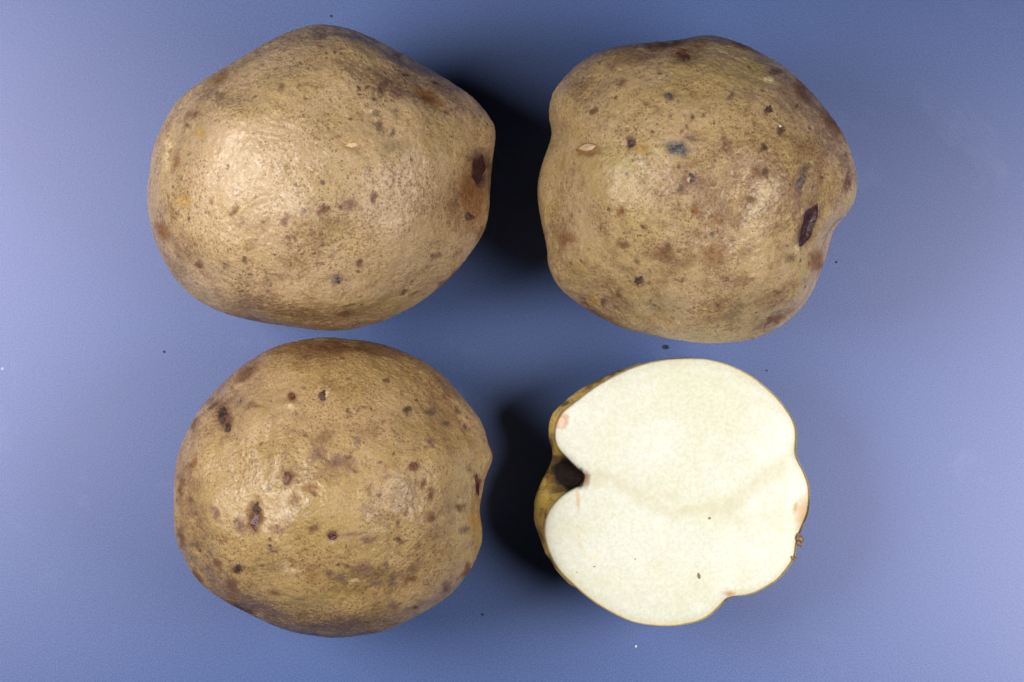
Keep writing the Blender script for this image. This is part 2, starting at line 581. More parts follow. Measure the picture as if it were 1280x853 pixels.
K1 = [(598, 212, 12, 26, 5, 'scab', 1.1), (586, 271, 7, 8, 0, 'scab'), (440, 182, 13, 6, -4, 'yellow', .85), (466, 248, 4.5, 6, 0, 'purple'),
      (420, 350, 9, 6, 0, 'purple', .9), (431, 350, 5, 4, 0, 'grey', .8), (305, 326, 3.6, 5, 20, 'scab'), (249, 331, 6, 5, 30, 'brown', .7),
      (281, 332, 5, 3.5, 0, 'purple', .7), (301, 364, 4, 3, 0, 'scab', .8), (357, 275, 4, 9, 0, 'purple', .7),
      (359, 299, 5, 4, 0, 'brown', .8), (368, 299, 4, 3.5, 0, 'brown', .8), (389, 291, 4, 5, 0, 'purple', .8), (263, 253, 4, 5, 0, 'rust', .8),
      (293, 264, 3, 10, 0, 'brown', .6), (202, 289, 9, 11, -30, 'rust', .7), (231, 253, 11, 8, 0, 'yellow', .8), (231, 252, 5, 2.6, -10, 'brown', .9),
      (251, 167, 6, 7, 0, 'yellow', .9), (236, 157, 3.5, 5, 0, 'scab', .9), (243, 144, 9, 6, 0, 'brown', .6), (276, 121, 4, 8, 20, 'scab', .6),
      (352, 108, 6, 6, 0, 'purple', .7), (381, 104, 5, 4, 0, 'purple', .6), (276, 97, 18, 7, -30, 'rust', .6), (208, 192, 4, 20, 8, 'pale', .75),
      (221, 202, 5, 14, 12, 'rust', .6), (450, 108, 2.6, 2.6, 0, 'scab'), (449, 116, 3.2, 2.2, 0, 'scab'), (460, 111, 2.6, 2.6, 0, 'brown'),
      (469, 126, 3, 3.4, 0, 'scab'), (480, 106, 10, 8, -20, 'purple', .8), (476, 112, 5, 7, 0, 'scab', .7), (498, 118, 12, 7, 10, 'purple', .75),
      (536, 122, 20, 8, 28, 'rust', .7), (507, 95, 4, 2.6, 0, 'scab'), (545, 105, 3, 6, -35, 'scab', .8), (498, 71, 7, 6, 30, 'scab', .6),
      (437, 148, 3, 2.6, 0, 'scab'), (471, 160, 5, 6, 0, 'grey', .8), (478, 165, 3, 3, 0, 'scab', .8), (492, 168, 4, 6, 10, 'grey', .8),
      (492, 184, 20, 9, 0, 'olive', .6), (470, 143, 7, 5, 0, 'olive', .8), (465, 138, 3, 3, 0, 'pale', .9), (495, 140, 6, 10, 20, 'olive', .6),
      (404, 263, 7, 7, 0, 'brown', .8), (409, 262, 3, 3, 0, 'scab'), (424, 260, 5, 4, 0, 'scab', .7), (438, 258, 12, 6, 0, 'purple', .65),
      (450, 262, 5, 6, 0, 'grey', .6), (449, 328, 5, 6, 0, 'brown', .8), (506, 364, 8, 2.6, -25, 'scab', .75), (520, 367, 9, 3, -30, 'scab', .6),
      (439, 382, 12, 3, -8, 'scab', .6), (430, 392, 14, 4, 0, 'brown', .6), (545, 321, 6, 4, 0, 'purple', .7), (493, 345, 8, 7, 0, 'yellow', .5),
      (590, 245, 16, 38, 0, 'rust', .85), (570, 258, 12, 34, 0, 'brown', .5), (600, 290, 8, 14, 20, 'brown', .6), (350, 345, 14, 4, 0, 'purple', .5),
      (335, 350, 8, 5, 0, 'grey', .5), (395, 330, 5, 4, 0, 'brown', .6), (560, 350, 30, 3, -42, 'brown', .6)]
F1 = [(410, 50, 120, 26, 0, .25), (250, 130, 60, 30, -40, .35), (540, 110, 60, 24, 30, .5), (215, 300, 30, 50, 0, .45), (490, 105, 40, 26, 0, .3),
      (590, 240, 26, 60, 0, .5), (320, 380, 90, 22, 12, .4), (400, 265, 60, 26, 0, .30), (380, 320, 60, 30, 0, .25), (300, 180, 60, 60, 0, -.25)]

# ---- knobbly potato, saddle on its shoulder
O2 = [(671.6, 240), (672.3, 227), (676, 209.6), (682, 192.4), (687.6, 177.7), (689.8, 166.6), (687, 155.5), (685.3, 144.4), (686.6, 131),
      (690.8, 116), (699.4, 103.8), (713, 89), (725, 78), (741, 68), (761, 60.8), (783, 55.8), (807.7, 53.4), (832, 51.7), (852, 49.2),
      (866.7, 46), (879, 44.3), (890, 44), (904.5, 46.7), (924, 53.4), (943.8, 62), (963.5, 73), (980.7, 84), (998, 99), (1015, 116),
      (1030, 133.4), (1042, 149.4), (1053.3, 165), (1063, 187.5), (1068.8, 207), (1071.3, 224.4), (1072, 235), (1070.6, 244.8),
      (1065.6, 258), (1057, 270.6), (1046, 283), (1040, 292.8), (1037, 306), (1031, 326), (1025, 343), (1017.7, 360.4), (1007.8, 377.7),
      (995.5, 392.4), (980.7, 404.7), (963.5, 415.8), (941.4, 424.4), (919, 427.6), (897, 429.3), (870, 428.6), (854.4, 426.4), (827.3, 422),
      (805, 417), (783, 412), (763.4, 403.5), (746, 395), (731.4, 385.5), (716.6, 375), (701.8, 363), (690.8, 347), (684, 328.4),
      (683.9, 313.7), (681, 296.4), (676, 274), (672.8, 254.6)]
L2 = [(690, 163, 26, 14, 20, -1.6), (734, 186, 15, 7, -8, -1.3), (734, 187, 9, 3, -8, 0.8), (745, 215, 30, 44, 10, 1.1), (700, 240, 18, 50, 0, -0.6),
      (1046, 296, 16, 34, 12, -2.0), (1010, 282, 8, 26, 18, -1.6), (1058, 222, 14, 26, 0, 0.9), (854, 69, 8, 6, 0, -0.9), (880, 52, 26, 8, 0, 0.3),
      (788, 180, 5, 7, 20, -0.9), (900, 325, 50, 46, 0, 1.2), (1003, 220, 6, 20, 18, -0.7), (820, 250, 36, 60, 20, -0.6), (985, 320, 8, 10, 0, -0.6),
      (880, 190, 40, 60, 0, -0.5), (960, 110, 40, 30, 0, 0.6), (820, 360, 10, 50, 10, -0.7), (798, 340, 12, 30, 0, 0.6), (760, 250, 20, 40, 40, 0.6)]
K2 = [(854, 69, 10, 8, 20, 'rust', .95), (836, 121, 7, 6, 0, 'purple', .9), (808, 131, 6, 5, 0, 'scab', .7), (788, 180, 6, 8, 10, 'brown', 1),
      (803, 187, 12, 6, 10, 'yellow', .8), (733, 189, 15, 8, -8, 'rust', .7), (847, 186, 14, 9, 10, 'slate', .95), (864, 150, 4, 4, 0, 'scab'),
      (859, 160, 3, 3, 0, 'scab', .8), (851, 167, 3, 3, 0, 'grey'), (864, 173, 8, 5, 0, 'grey', .75), (862, 228, 20, 14, 0, 'purple', .6),
      (852, 235, 6, 8, 0, 'grey', .7), (864, 224, 5, 6, 0, 'pale', .8), (741, 138, 6, 3.4, -20, 'brown', .9), (757, 142, 3, 2, 0, 'brown', .9),
      (778, 104, 9, 5, 0, 'brown', .6), (763, 84, 6, 7, 0, 'purple', .6), (728, 163, 12, 9, 0, 'yellow', .5), (832, 56, 34, 5, -4, 'brown', .7),
      (870, 55, 20, 6, 0, 'rust', .6), (961, 138, 7, 6, 0, 'scab', .85), (976, 163, 4, 6, 0, 'scab', .9), (970, 89, 6, 5, 0, 'grey', 1),
      (961, 100, 7, 4, 20, 'pale', .8), (955, 101, 4, 4, 0, 'orange', .6), (913, 120, 4.4, 4.4, 0, 'grey', .8), (997, 134, 3.4, 3, 0, 'scab'),
      (955, 184, 4, 7, 40, 'scab', .8), (958, 217, 5, 7, 0, 'scab', .8), (1006, 212, 6, 12, 18, 'grey', .9), (1000, 232, 5.5, 15, 18, 'purple', .95),
      (1060, 228, 4, 13, 5, 'scab', .8), (907, 180, 8, 12, -20, 'brown', .6), (1004, 115, 16, 7, 52, 'brown', .7), (1040, 152, 18, 8, 56, 'brown', .75),
      (930, 58, 18, 6, 25, 'rust', .6), (1010, 282, 10, 27, 22, 'scab', 1), (996, 262, 3, 20, 15, 'purple', .7), (1021, 326, 9, 14, 12, 'rust', .8),
      (1017, 322, 5, 7, 0, 'brown', .7), (988, 323, 7, 9, 20, 'scab', .7), (995, 313, 3, 9, 30, 'pale', .7), (972, 366, 5, 4, 0, 'scab', .8),
      (966, 401, 18, 4, -30, 'brown', .7), (919, 387, 16, 6, -20, 'olive', .7), (925, 385, 6, 4, 0, 'scab', .6), (892, 316, 18, 14, 0, 'rust', .5),
      (926, 309, 5, 6, 0, 'yellow', .6), (707, 299, 12, 7, 10, 'rust', .65), (700, 300, 4, 5, 0, 'red', .6), (797, 327, 3.4, 5.5, 0, 'grey', .95),
      (798, 351, 6.5, 5.5, 20, 'grey', .95), (774, 367, 5, 4.5, 0, 'scab', .75), (745, 375, 11, 9, 30, 'yellow', .7), (754, 375, 5, 8, 30, 'grey', .8),
      (767, 386, 6, 4, 0, 'grey', .6), (778, 264, 7, 6, -20, 'rust', .8), (804, 284, 4, 5, 0, 'brown', .7), (779, 306, 8, 6, 20, 'brown', .7),
      (836, 311, 10, 13, 0, 'brown', .6), (814, 376, 4, 4, 0, 'scab', .7), (852, 352, 5, 4, -20, 'scab', .7), (869, 262, 5, 6, 0, 'rust', .8),
      (765, 236, 4, 3, 0, 'pale', .8), (728, 245, 5, 4, 0, 'pale', .7), (1000, 185, 10, 6, 0, 'rust', .5), (935, 250, 8, 6, 0, 'brown', .6),
      (945, 215, 8, 12, 10, 'brown', .55), (900, 275, 10, 8, 0, 'rust', .5), (745, 392, 30, 4, 30, 'brown', .6), (735, 380, 14, 3.5, 36, 'scab', .6)]
F2 = [(790, 62, 110, 22, -8, .55), (930, 230, 70, 60, 0, .32), (900, 300, 60, 50, 0, .35), (1030, 220, 40, 80, 0, .45), (720, 110, 34, 40, 0, .35),
      (700, 290, 24, 60, 0, .35), (930, 385, 80, 30, -12, .45), (1010, 120, 50, 24, 50, .5), (980, 170, 60, 60, 0, .2), (860, 230, 40, 30, 0, .35),
      (760, 380, 60, 22, 30, .4), (820, 320, 50, 40, 0, .25)]

# ---- round potato with the cleft on one side
O3 = [(216.9, 620), (217.7, 597), (219.7, 580), (224.6, 560), (232, 543), (240.6, 527), (251.7, 508.4), (266.4, 491), (281, 476.4),
      (298.4, 460.4), (318, 447), (337.8, 435.8), (357.5, 429.2), (382, 424.3), (396, 422.4), (410, 421.8), (434.6, 424.3), (459, 426.7),
      (483.8, 432), (506, 440.8), (523, 448), (540.4, 459), (557.7, 472.8), (572.4, 490), (587, 507), (599.5, 523), (607, 540.4),
      (609.8, 555), (615.5, 566.3), (616, 575), (613, 583.5), (608.8, 592), (605.6, 602), (602.6, 618), (599.5, 632), (600, 644.3),
      (603, 659), (603, 676.3), (598, 691), (592, 705.8), (582, 720.6), (570, 736.6), (555, 750), (538, 761), (518, 772), (496, 783.3),
      (474, 790.7), (447, 795), (422, 797.6), (410, 797.6), (392, 795), (372, 792), (347.6, 784.6), (323, 773.5), (303.4, 763.6),
      (283.7, 753.8), (266.4, 742.7), (251.7, 730.4), (239.4, 715.7), (230.8, 698.4), (222, 681), (217.7, 661.5), (216.7, 639.4)]
L3 = [(334, 545, 10, 40, 8, -1.2), (352, 565, 12, 44, 8, 1.0), (597, 604, 5, 26, -6, -1.8), (610, 570, 8, 16, 0, 0.9), (598, 640, 14, 20, 0, -1.0),
      (416, 670, 6, 6, 0, -1.2), (319, 647, 7, 18, 4, -0.9), (280, 524, 8, 18, -14, -0.6), (510, 640, 36, 60, 0, 1.1), (540, 520, 30, 30, 0, -0.8),
      (430, 560, 60, 50, 0, -0.5), (400, 720, 80, 30, 0, -0.4), (365, 496, 5, 5, 0, -0.7), (365, 507, 8, 4, 0, 0.4), (405, 495, 7, 7, 0, -0.4),
      (480, 725, 30, 10, -10, -0.5), (581, 533, 4, 7, -10, -0.7), (300, 650, 40, 60, 0, 0.5), (430, 577, 26, 6, 0, -0.35)]
K3 = [(280, 524, 9, 19, -14, 'brown', .9), (365, 496, 6, 6, 0, 'brown', 1), (404, 495, 6, 8, 20, 'grey', .95), (409, 491, 4, 6, 30, 'pale', .7),
      (361, 508, 10, 4, 0, 'pale', .6), (359, 598, 6, 10, 8, 'brown', .95), (240, 577, 5, 9, 20, 'rust', .8), (308, 467, 17, 5, -34, 'brown', .75),
      (328, 554, 3, 3, 0, 'scab', .9), (381, 485, 4, 3, 0, 'scab', .7), (265, 508, 7, 3.5, -40, 'scab', .7), (242, 530, 8, 3.5, -55, 'brown', .7),
      (316, 508, 8, 5, 0, 'brown', .6), (404, 548, 9, 10, 0, 'brown', .5), (399, 568, 13, 14, 0, 'purple', .58), (388, 612, 9, 7, 0, 'rust', .6),
      (390, 618, 6, 3, 20, 'brown', .7), (484, 473, 3.6, 3.4, 0, 'scab', 1), (510, 513, 4.5, 6, 20, 'scab', .95), (537, 515, 6, 6, 0, 'grey', .8),
      (502, 491, 4, 3, 0, 'grey', .7), (447, 512, 3, 2.6, 0, 'scab', .9), (456, 507, 4, 2.4, 0, 'scab', .8), (465, 509, 2.8, 2.4, 0, 'scab', 1),
      (438, 521, 3, 3, 0, 'scab', .7), (447, 554, 5, 5, 0, 'grey', .8), (434, 571, 6, 5, 0, 'scab', .75), (424, 577, 22, 7, 0, 'purple', .62),
      (517, 582, 7, 6, 0, 'brown', .9), (490, 569, 2.8, 2.8, 0, 'scab', .9), (537, 552, 6, 6, 20, 'purple', .75), (558, 531, 5, 6, 20, 'grey', .7),
      (570, 513, 3.5, 6, -20, 'scab', .7), (581, 533, 4, 6, -20, 'scab', .8), (587, 586, 4, 5, -20, 'grey', .8), (528, 605, 3, 9, 15, 'brown', .8),
      (462, 614, 5.5, 5.5, 0, 'brown', .75), (596, 607, 3.5, 18, -5, 'red', .85), (416, 670, 7, 7, 0, 'brown', 1), (536, 647, 8, 7, 0, 'brown', .75),
      (538, 619, 5, 7, 0, 'brown', .7), (574, 634, 8, 5, 0, 'scab', .75), (580, 661, 6, 7, 30, 'grey', .7), (521, 684, 4, 3.6, 0, 'rust', .95),
      (500, 675, 6, 4, 0, 'scab', .7), (460, 675, 7, 5, 0, 'purple', .7), (484, 707, 5, 4.4, 20, 'grey', .95), (513, 724, 10, 7, -20, 'brown', .75),
      (489, 727, 8, 6, -20, 'grey', .75), (456, 711, 11, 9, 0, 'purple', .62), (443, 727, 5, 4, 0, 'pale', .8), (470, 729, 10, 5, 0, 'grey', .6),
      (426, 723, 8, 5, 0, 'grey', .75), (491, 756, 8, 6, 0, 'purple', .6), (520, 760, 4.5, 3, 0, 'scab', .8), (592, 653, 9, 12, 0, 'orange', .6),
      (584, 712, 4, 9, 25, 'brown', .85), (559, 735, 8, 4, -35, 'scab', .7), (496, 654, 4, 6, 0, 'scab', .7), (506, 643, 4, 4, 0, 'brown', .7),
      (319, 646, 9, 19, 4, 'brown', .95), (301, 657, 8, 12, 0, 'purple', .7), (271, 642, 4, 11, -30, 'purple', .85), (239, 626, 4, 5.5, 0, 'scab', .85),
      (297, 711, 7, 6, 15, 'scab', .85), (324, 701, 4, 4, 0, 'brown', .75), (271, 705, 4, 9, -30, 'brown', .7), (262, 694, 4, 7, -50, 'grey', .6),
      (244, 682, 7, 5, 15, 'grey', .8), (289, 728, 7, 9, -20, 'brown', .6), (391, 660, 7, 6, 10, 'brown', .75), (362, 711, 9, 6, 0, 'pale', .6),
      (365, 700, 5, 8, 0, 'rust', .55), (394, 721, 7, 8, 0, 'orange', .45), (412, 718, 6, 6, 0, 'grey', .7), (343, 741, 7, 6, 20, 'brown', .6),
      (340, 690, 6, 4, 0, 'purple', .75), (227, 671, 5, 14, -15, 'brown', .75), (303, 760, 20, 4, 30, 'brown', .8), (248, 722, 14, 4, 48, 'brown', .8),
      (440, 668, 16, 3, -6, 'purple', .6), (530, 560, 4, 3, 0, 'brown', .7), (415, 435, 40, 6, 0, 'brown', .65), (430, 437, 8, 4, 0, 'scab', .6),
      (345, 660, 10, 8, 0, 'purple', .5), (370, 625, 8, 9, 0, 'brown', .5), (225, 610, 5, 18, 5, 'brown', .6)]
F3 = [(420, 436, 110, 16, 0, .8), (290, 480, 60, 26, -40, .5), (240, 640, 26, 70, 0, .5), (420, 570, 70, 40, 0, .28), (500, 640, 30, 60, 0, .3),
      (470, 720, 90, 26, 0, .35), (300, 745, 60, 20, 28, .6), (560, 500, 30, 50, -30, .35), (560, 640, 30, 50, 0, .2), (430, 780, 100, 16, 0, .55)]

SK1 = skin_material('potato_skin_fine_netted', 1.0, (0.51, 0.358, 0.208), (0.48, 0.335, 0.166), (0.41, 0.293, 0.122), 1.0, 0.45, 0.40)
SK2 = skin_material('potato_skin_flaky', 2.0, (0.51, 0.360, 0.202), (0.47, 0.332, 0.146), (0.41, 0.300, 0.106), 0.85, 0.22, 0.38)
SK3 = skin_material('potato_skin_scabby', 3.0, (0.45, 0.302, 0.152), (0.42, 0.282, 0.116), (0.36, 0.250, 0.085), 0.85, 0.15, 0.40)
SK4 = skin_material('potato_skin_thin', 4.0, (0.70, 0.51, 0.13), (0.70, 0.50, 0.12), (0.60, 0.45, 0.09), 0.6, 0.1, 0.42)

p1, P1, T1 = build_potato('whole_potato', O1, (400, 224), 0.0455, 11, L1, K1, F1, SK1)
tag(p1, 'oval tan potato with fine speckles and a dark pit beside its blunt nose', 'potato', 'potatoes on the board')
p2, P2, T2 = build_potato('whole_potato', O2, (875, 238), 0.0465, 23, L2, K2, F2, SK2)
tag(p2, 'knobbly tan potato with a dark gash and a pale slit eye, above the cut half', 'potato', 'potatoes on the board')
p3, P3, T3 = build_potato('whole_potato', O3, (412, 612), 0.0415, 37, L3, K3, F3, SK3)
tag(p3, 'round scabby brownish potato with red pits and a cleft facing the cut half', 'potato', 'potatoes on the board')

mm = 0.001
# growths and scars on the three whole potatoes
patch('stem_scar', p1, T1, 598, 212, 7.5, 18, 5, M_GASH, 0.10 * mm, 1, 0.3)
patch('eye', p1, T1, 440, 181.5, 7.5, 2.6, -6, M_EYE, 0.35 * mm, 2, 0.12, 0.5, jit=0.0)
patch('scab', p1, T1, 586, 271, 4.5, 5, 0, M_SCAB, 0.20 * mm, 3)
patch('scab', p1, T1, 422, 350, 6.5, 3.6, 5, M_GREY, 0.20 * mm, 4)
rim = patch('eye', p2, T2, 734, 186, 14, 7.4, -10, M_EYERIM, 0.30 * mm, 5, 0.05, 0.75, jit=0.0)
bud = patch('eye_bud', p2, T2, 735, 184.8, 11, 4.6, -10, M_EYE, 0.85 * mm, 55, 0.04, 0.75, jit=0.0)
bud.parent = rim
patch('rotten_pit', p2, T2, 854, 69, 7.5, 5.5, 20, M_RUST, 0.05 * mm, 6, 0.25)
patch('rotten_pit', p2, T2, 788, 180, 3.6, 5, 15, M_GASH, 0.10 * mm, 7, 0.15)
patch('gash', p2, T2, 1010.5, 281, 8.2, 25, 22, M_GASH, 0.12 * mm, 8, 0.13, 0.0)
patch('scab', p2, T2, 847, 186, 8, 5.5, 15, M_SLATE, 0.30 * mm, 9, 0.4)
patch('scab', p2, T2, 1001, 228, 4.2, 12, 17, M_GREY, 0.15 * mm, 10, 0.3)
patch('scab', p2, T2, 836, 121, 4.5, 4, 0, M_GREY, 0.35 * mm, 11, 0.3)
patch('scab', p2, T2, 961, 137, 4.2, 4, 0, M_SCAB, 0.25 * mm, 12, 0.4)
patch('scab', p2, T2, 865, 223, 3.6, 5, 20, M_GREY, 0.35 * mm, 13, 0.3)
patch('scab', p2, T2, 798, 351, 4.6, 4, 20, M_SCAB, 0.20 * mm, 14, 0.4)
patch('scab', p3, T3, 278.5, 519, 5.5, 9.5, -18, M_SCAB, 0.40 * mm, 15, 0.3)
patch('scab', p3, T3, 285, 535, 3.4, 6.5, 0, M_SCAB, 0.30 * mm, 16, 0.3)
patch('scab', p3, T3, 365, 496, 4.6, 4.2, 0, M_RUST, 0.20 * mm, 17, 0.15)
patch('scab', p3, T3, 403, 495, 4, 6, 20, M_SCAB, 0.30 * mm, 18, 0.3)
patch('scab', p3, T3, 359, 598, 4.6, 7.5, 8, M_RUST, 0.20 * mm, 19, 0.3)
patch('gash', p3, T3, 318.5, 653, 4.6, 9, 4, M_RED, 0.20 * mm, 20, 0.3)
patch('scab', p3, T3, 321, 636, 4.4, 7, 0, M_SCAB, 0.20 * mm, 21, 0.3)
patch('rotten_pit', p3, T3, 415.5, 670.5, 4.8, 4.8, 0, M_RED, 0.45 * mm, 22, 0.12)
patch('scab', p3, T3, 517, 582, 5, 4.4, 0, M_RUST, 0.15 * mm, 23, 0.3)
patch('scab', p3, T3, 297, 711, 5, 4, 15, M_SCAB, 0.20 * mm, 24, 0.4)
patch('cleft_scar', p3, T3, 596.5, 606, 2.2, 13, -5, M_RED, 0.08 * mm, 25, 0.25)

# ------------------------------------------------------------------ the cut half
OC = [(850, 448.8), (828, 450.5), (806, 455), (783.6, 462.3), (761, 473.4), (743.5, 483.5), (725.7, 496.8), (712.4, 506.8), (700, 516.9),
      (694.5, 528), (692.3, 539), (692.3, 550.3), (698, 562.5), (708, 572.5), (716.8, 581.4), (726.8, 590.4), (729.5, 599.3), (721, 609.3),
      (712.4, 612.6), (702.3, 619), (691.2, 630), (683.4, 642.3), (679.6, 655.7), (680, 671.3), (684.5, 687), (692.3, 704.7), (703.5, 719),
      (719, 733.6), (734.6, 747), (750.2, 758), (768, 768), (788, 777), (810.4, 781.5), (840, 782.8), (855.6, 781), (873.4, 777),
      (889, 769.3), (902.4, 756), (911.3, 747), (926.9, 745.2), (942.4, 742.5), (958, 734.7), (973.6, 724.7), (984.8, 711.4),
      (993.7, 698), (996, 682.4), (998, 671.3), (1004.8, 655.7), (1010.4, 642.3), (1012.6, 626.7), (1011.7, 606.7), (1004.8, 588),
      (997, 574.8), (994.8, 563.6), (996, 550.3), (996, 537), (991.4, 523.5), (982.5, 510.2), (971.4, 496.8), (958, 484.6),
      (942.4, 472.3), (924.6, 462.3), (904.6, 454.5), (884.5, 450), (867, 448.6)]
OB = [p for p in OC if not (p[0] < 790 and 455 < p[1] < 722)]
OB += [(783, 461), (760, 471), (742, 480), (724, 492), (708, 504.5), (695, 515), (689, 528), (687.5, 540), (688.5, 552), (691.5, 562),
       (692.5, 572.5), (686.5, 588), (679, 601), (671.5, 618), (667.6, 635), (667.8, 651), (671, 667), (679, 684.6), (688, 700), (699.5, 718)]
ZC = 0.036
ctr = to_board(845, 615)
kz = (D - ZC) / D
cc = (ctr[0] * kz, ctr[1] * kz)
C = polar(OC, ctr) * kz
kb = (D - ZC * 0.70) / D
Bo = polar(OB, ctr) * kb
Bo = np.where(Bo / kb > C / kz + 2e-5, Bo, C - 0.0004)
# the body's own centre line shifts a little with height because the outline is fixed at the rim
shift = (0.0, 0.0)
NAH = 1080
aa = np.arange(NAH) / NAH * 2 * np.pi - np.pi
Ca, Ba = lookup(C, aa), lookup(blur(Bo, 2), aa)
Cs = blur(C, 26)
Csa = lookup(Cs, aa)
empty = bpy.data.objects.new('cut_potato_half', None)
COL.objects.link(empty)
empty.location = (cc[0], cc[1], 0)
tag(empty, 'potato half cut open, creamy white face up with a dark rotten cavity in its rim', 'cut potato', 'potatoes on the board')
empty.empty_display_size = 0.02
E0 = np.array([cc[0], cc[1], 0.0])

rows = []
NR = 110
for i in range(NR):
    t = i / (NR - 1)
    ang = t * math.pi / 2
    zz = ZC * (1 - math.sin(ang) ** 1.0) if i < NR - 1 else 0
    d = ZC - zz
    prof = math.cos(ang) ** 0.72 if i < NR - 1 else 0.0
    wB = float(smooth(np.array([d]), 0.0, 0.0075)[0])
    wS = float(smooth(np.array([d]), 0.008, 0.026)[0])
    r = (Ca * (1 - wB) + Ba * wB)
    r = r * (1 - wS) + np.minimum(Csa, r + 0.004) * wS
    r = r * prof
    sx, sy = shift[0] * wB, shift[1] * wB
    rows.append(np.c_[cc[0] + sx + r * np.cos(aa), cc[1] + sy + r * np.sin(aa), np.full(NAH, zz)])
V = np.concatenate(rows)
nd = (V - np.array([cc[0], cc[1], ZC]))
nd /= np.linalg.norm(nd, axis=1)[:, None] + 1e-9
depth = smooth(ZC - V[:, 2], 0.0, 0.004)
V += nd * ((fbm(V * 60, 3, 5) * 0.0012 + fbm(V * 500, 2, 6) * 0.00016) * depth)[:, None]
V[:, 2] = np.where(V[:, 2] < 0, V[:, 2] * 0.1, V[:, 2])
V[:, 2] -= V[:, 2].min() + 0.0002
px, py = to_photo(V)
KC = [(714, 592, 21, 17, 20, 'rot', 2.8), (698, 580, 14, 11, 35, 'scab', 1.2), (700, 609, 12, 9, -30, 'scab', 1.1), (689, 596, 7, 14, 20, 'rust', .9), (690, 620, 5, 8, 0, 'brown', .5),  # first mark: rot, blackened so the sloping notch reads as a hole
      (684, 655, 4, 18, 0, 'brown', .7), (676, 668, 5, 12, -15, 'brown', .6), (750, 474, 24, 4, -28, 'brown', .75), (769, 465, 18, 3.5, -20, 'scab', .9),
      (709, 503, 8, 3, -30, 'scab', .9), (690, 555, 5, 10, 0, 'brown', .8), (1008, 640, 8, 16, 0, 'rust', .8), (912, 750, 14, 6, 0, 'brown', .9),
      (690, 702, 6, 12, -30, 'brown', .7), (1000, 670, 6, 12, 0, 'rust', .9), (677, 640, 4, 7, 0, 'brown', .5)]
st = stain_attr(px, py, V[:, 2] > 0.008, KC)
sc = np.clip(0.1 + 0 * px, 0, 1)
F = np.array([(i * NAH + j, (i + 1) * NAH + j, (i + 1) * NAH + (j + 1) % NAH, i * NAH + (j + 1) % NAH)
              for i in range(NR - 1) for j in range(NAH)])
make_mesh('skin', V - E0, F, SK4, empty, {'stain': st, 'scurf': sc})
TS = BVHTree.FromPolygons([tuple(p) for p in V], [tuple(t) for t in F])

# cut face: rings from the rim inwards, rolled over very slightly at the knife edge
NF = 130
rows = []
for i in range(NF):
    f = 1 - (i / (NF - 1)) ** 1.25 if i else 1.0
    f = max(f, 0.0005)
    r = Ca * f + (0 if i else 0.00012)
    rimd = (1 - f) * Ca
    z = ZC - 0.0013 * np.exp(-rimd / 0.0015) - 0.0008 * np.exp(-rimd / 0.004)
    rows.append(np.c_[cc[0] + r * np.cos(aa), cc[1] + r * np.sin(aa), z])
V2 = np.concatenate(rows)
V2[:NAH, 2] = ZC - 0.0021
inner = smooth(np.repeat(np.linspace(0, 1, NF), NAH), 0.02, 0.2)
V2[:, 2] += fbm(V2 * 70, 3, 44) * 0.0007 * inner
V2[:, 2] += 0.0006
px, py = to_photo(V2)


def line_d(px, py, pts):
    best = np.full(len(px), 1e9)
    for (x0, y0), (x1, y1) in zip(pts, pts[1:]):
        t = np.clip(((px - x0) * (x1 - x0) + (py - y0) * (y1 - y0)) / ((x1 - x0) ** 2 + (y1 - y0) ** 2), 0, 1)
        best = np.minimum(best, np.hypot(px - x0 - t * (x1 - x0), py - y0 - t * (y1 - y0)))
    return best


col = np.zeros((len(V2), 4))
col[:, :3] = (0.7, 0.62, 0.36)


def add_stain(a, rgb):
    new = a > col[:, 3]
    col[new, :3] = rgb
    col[new, 3] = a[new]


def spot(x, y, rx, ry, k, rgb, rot=0, p=1.0):
    q = math.radians(rot)
    u = ((px - x) * math.cos(q) + (py - y) * math.sin(q)) / rx
    w_ = (-(px - x) * math.sin(q) + (py - y) * math.cos(q)) / ry
    add_stain(k * np.exp(-(u * u + w_ * w_) ** p), rgb)


band = (0.58, 0.53, 0.33)
px0, py0 = px, py
Q = np.c_[px, py, 0 * px]
px = px + 9 * noise(Q / 38, 71) + 4 * noise(Q / 11, 72)
py = py + 9 * noise(Q / 38, 73) + 4 * noise(Q / 11, 74)
add_stain(0.50 * np.exp(-(line_d(px, py, [(735, 600), (765, 604), (800, 618), (840, 640), (880, 640), (920, 625), (960, 598), (992, 570)]) / 15) ** 2), band)
add_stain(0.40 * np.exp(-(line_d(px, py, [(740, 598), (790, 606), (835, 620)]) / 18) ** 2), band)
add_stain(0.30 * np.exp(-(line_d(px, py, [(880, 640), (930, 652), (975, 662)]) / 6) ** 2), band)
add_stain(0.26 * np.exp(-(line_d(px, py, [(740, 500), (790, 478), (850, 466), (910, 478), (955, 510)]) / 12) ** 2), band)
add_stain(0.26 * np.exp(-(line_d(px, py, [(710, 690), (735, 720), (790, 752), (850, 755), (900, 715), (930, 705)]) / 10) ** 2), band)
px, py = px0 + 1.2 * noise(Q / 5, 75), py0 + 1.2 * noise(Q / 5, 76)
rimpx = np.repeat(np.r_[[1 - (max(1 - (i / (NF - 1)) ** 1.25, 0.0005) if i else 1.0) for i in range(NF)]], NAH) * np.tile(Ca, NF) / S
add_stain((0.25 + 0.65 * smooth(-px, -900, -740)) * np.exp(-(rimpx / 1.1) ** 1.4), (0.36, 0.23, 0.09))
add_stain(0.42 * np.exp(-(rimpx / 9)) * smooth(py, 600, 740), (0.70, 0.62, 0.30))
add_stain(0.42 * np.exp(-(rimpx / 8)) * smooth(px, 850, 940), (0.70, 0.60, 0.32))
spot(1003, 640, 9, 24, 0.9, (0.58, 0.39, 0.20), 12)
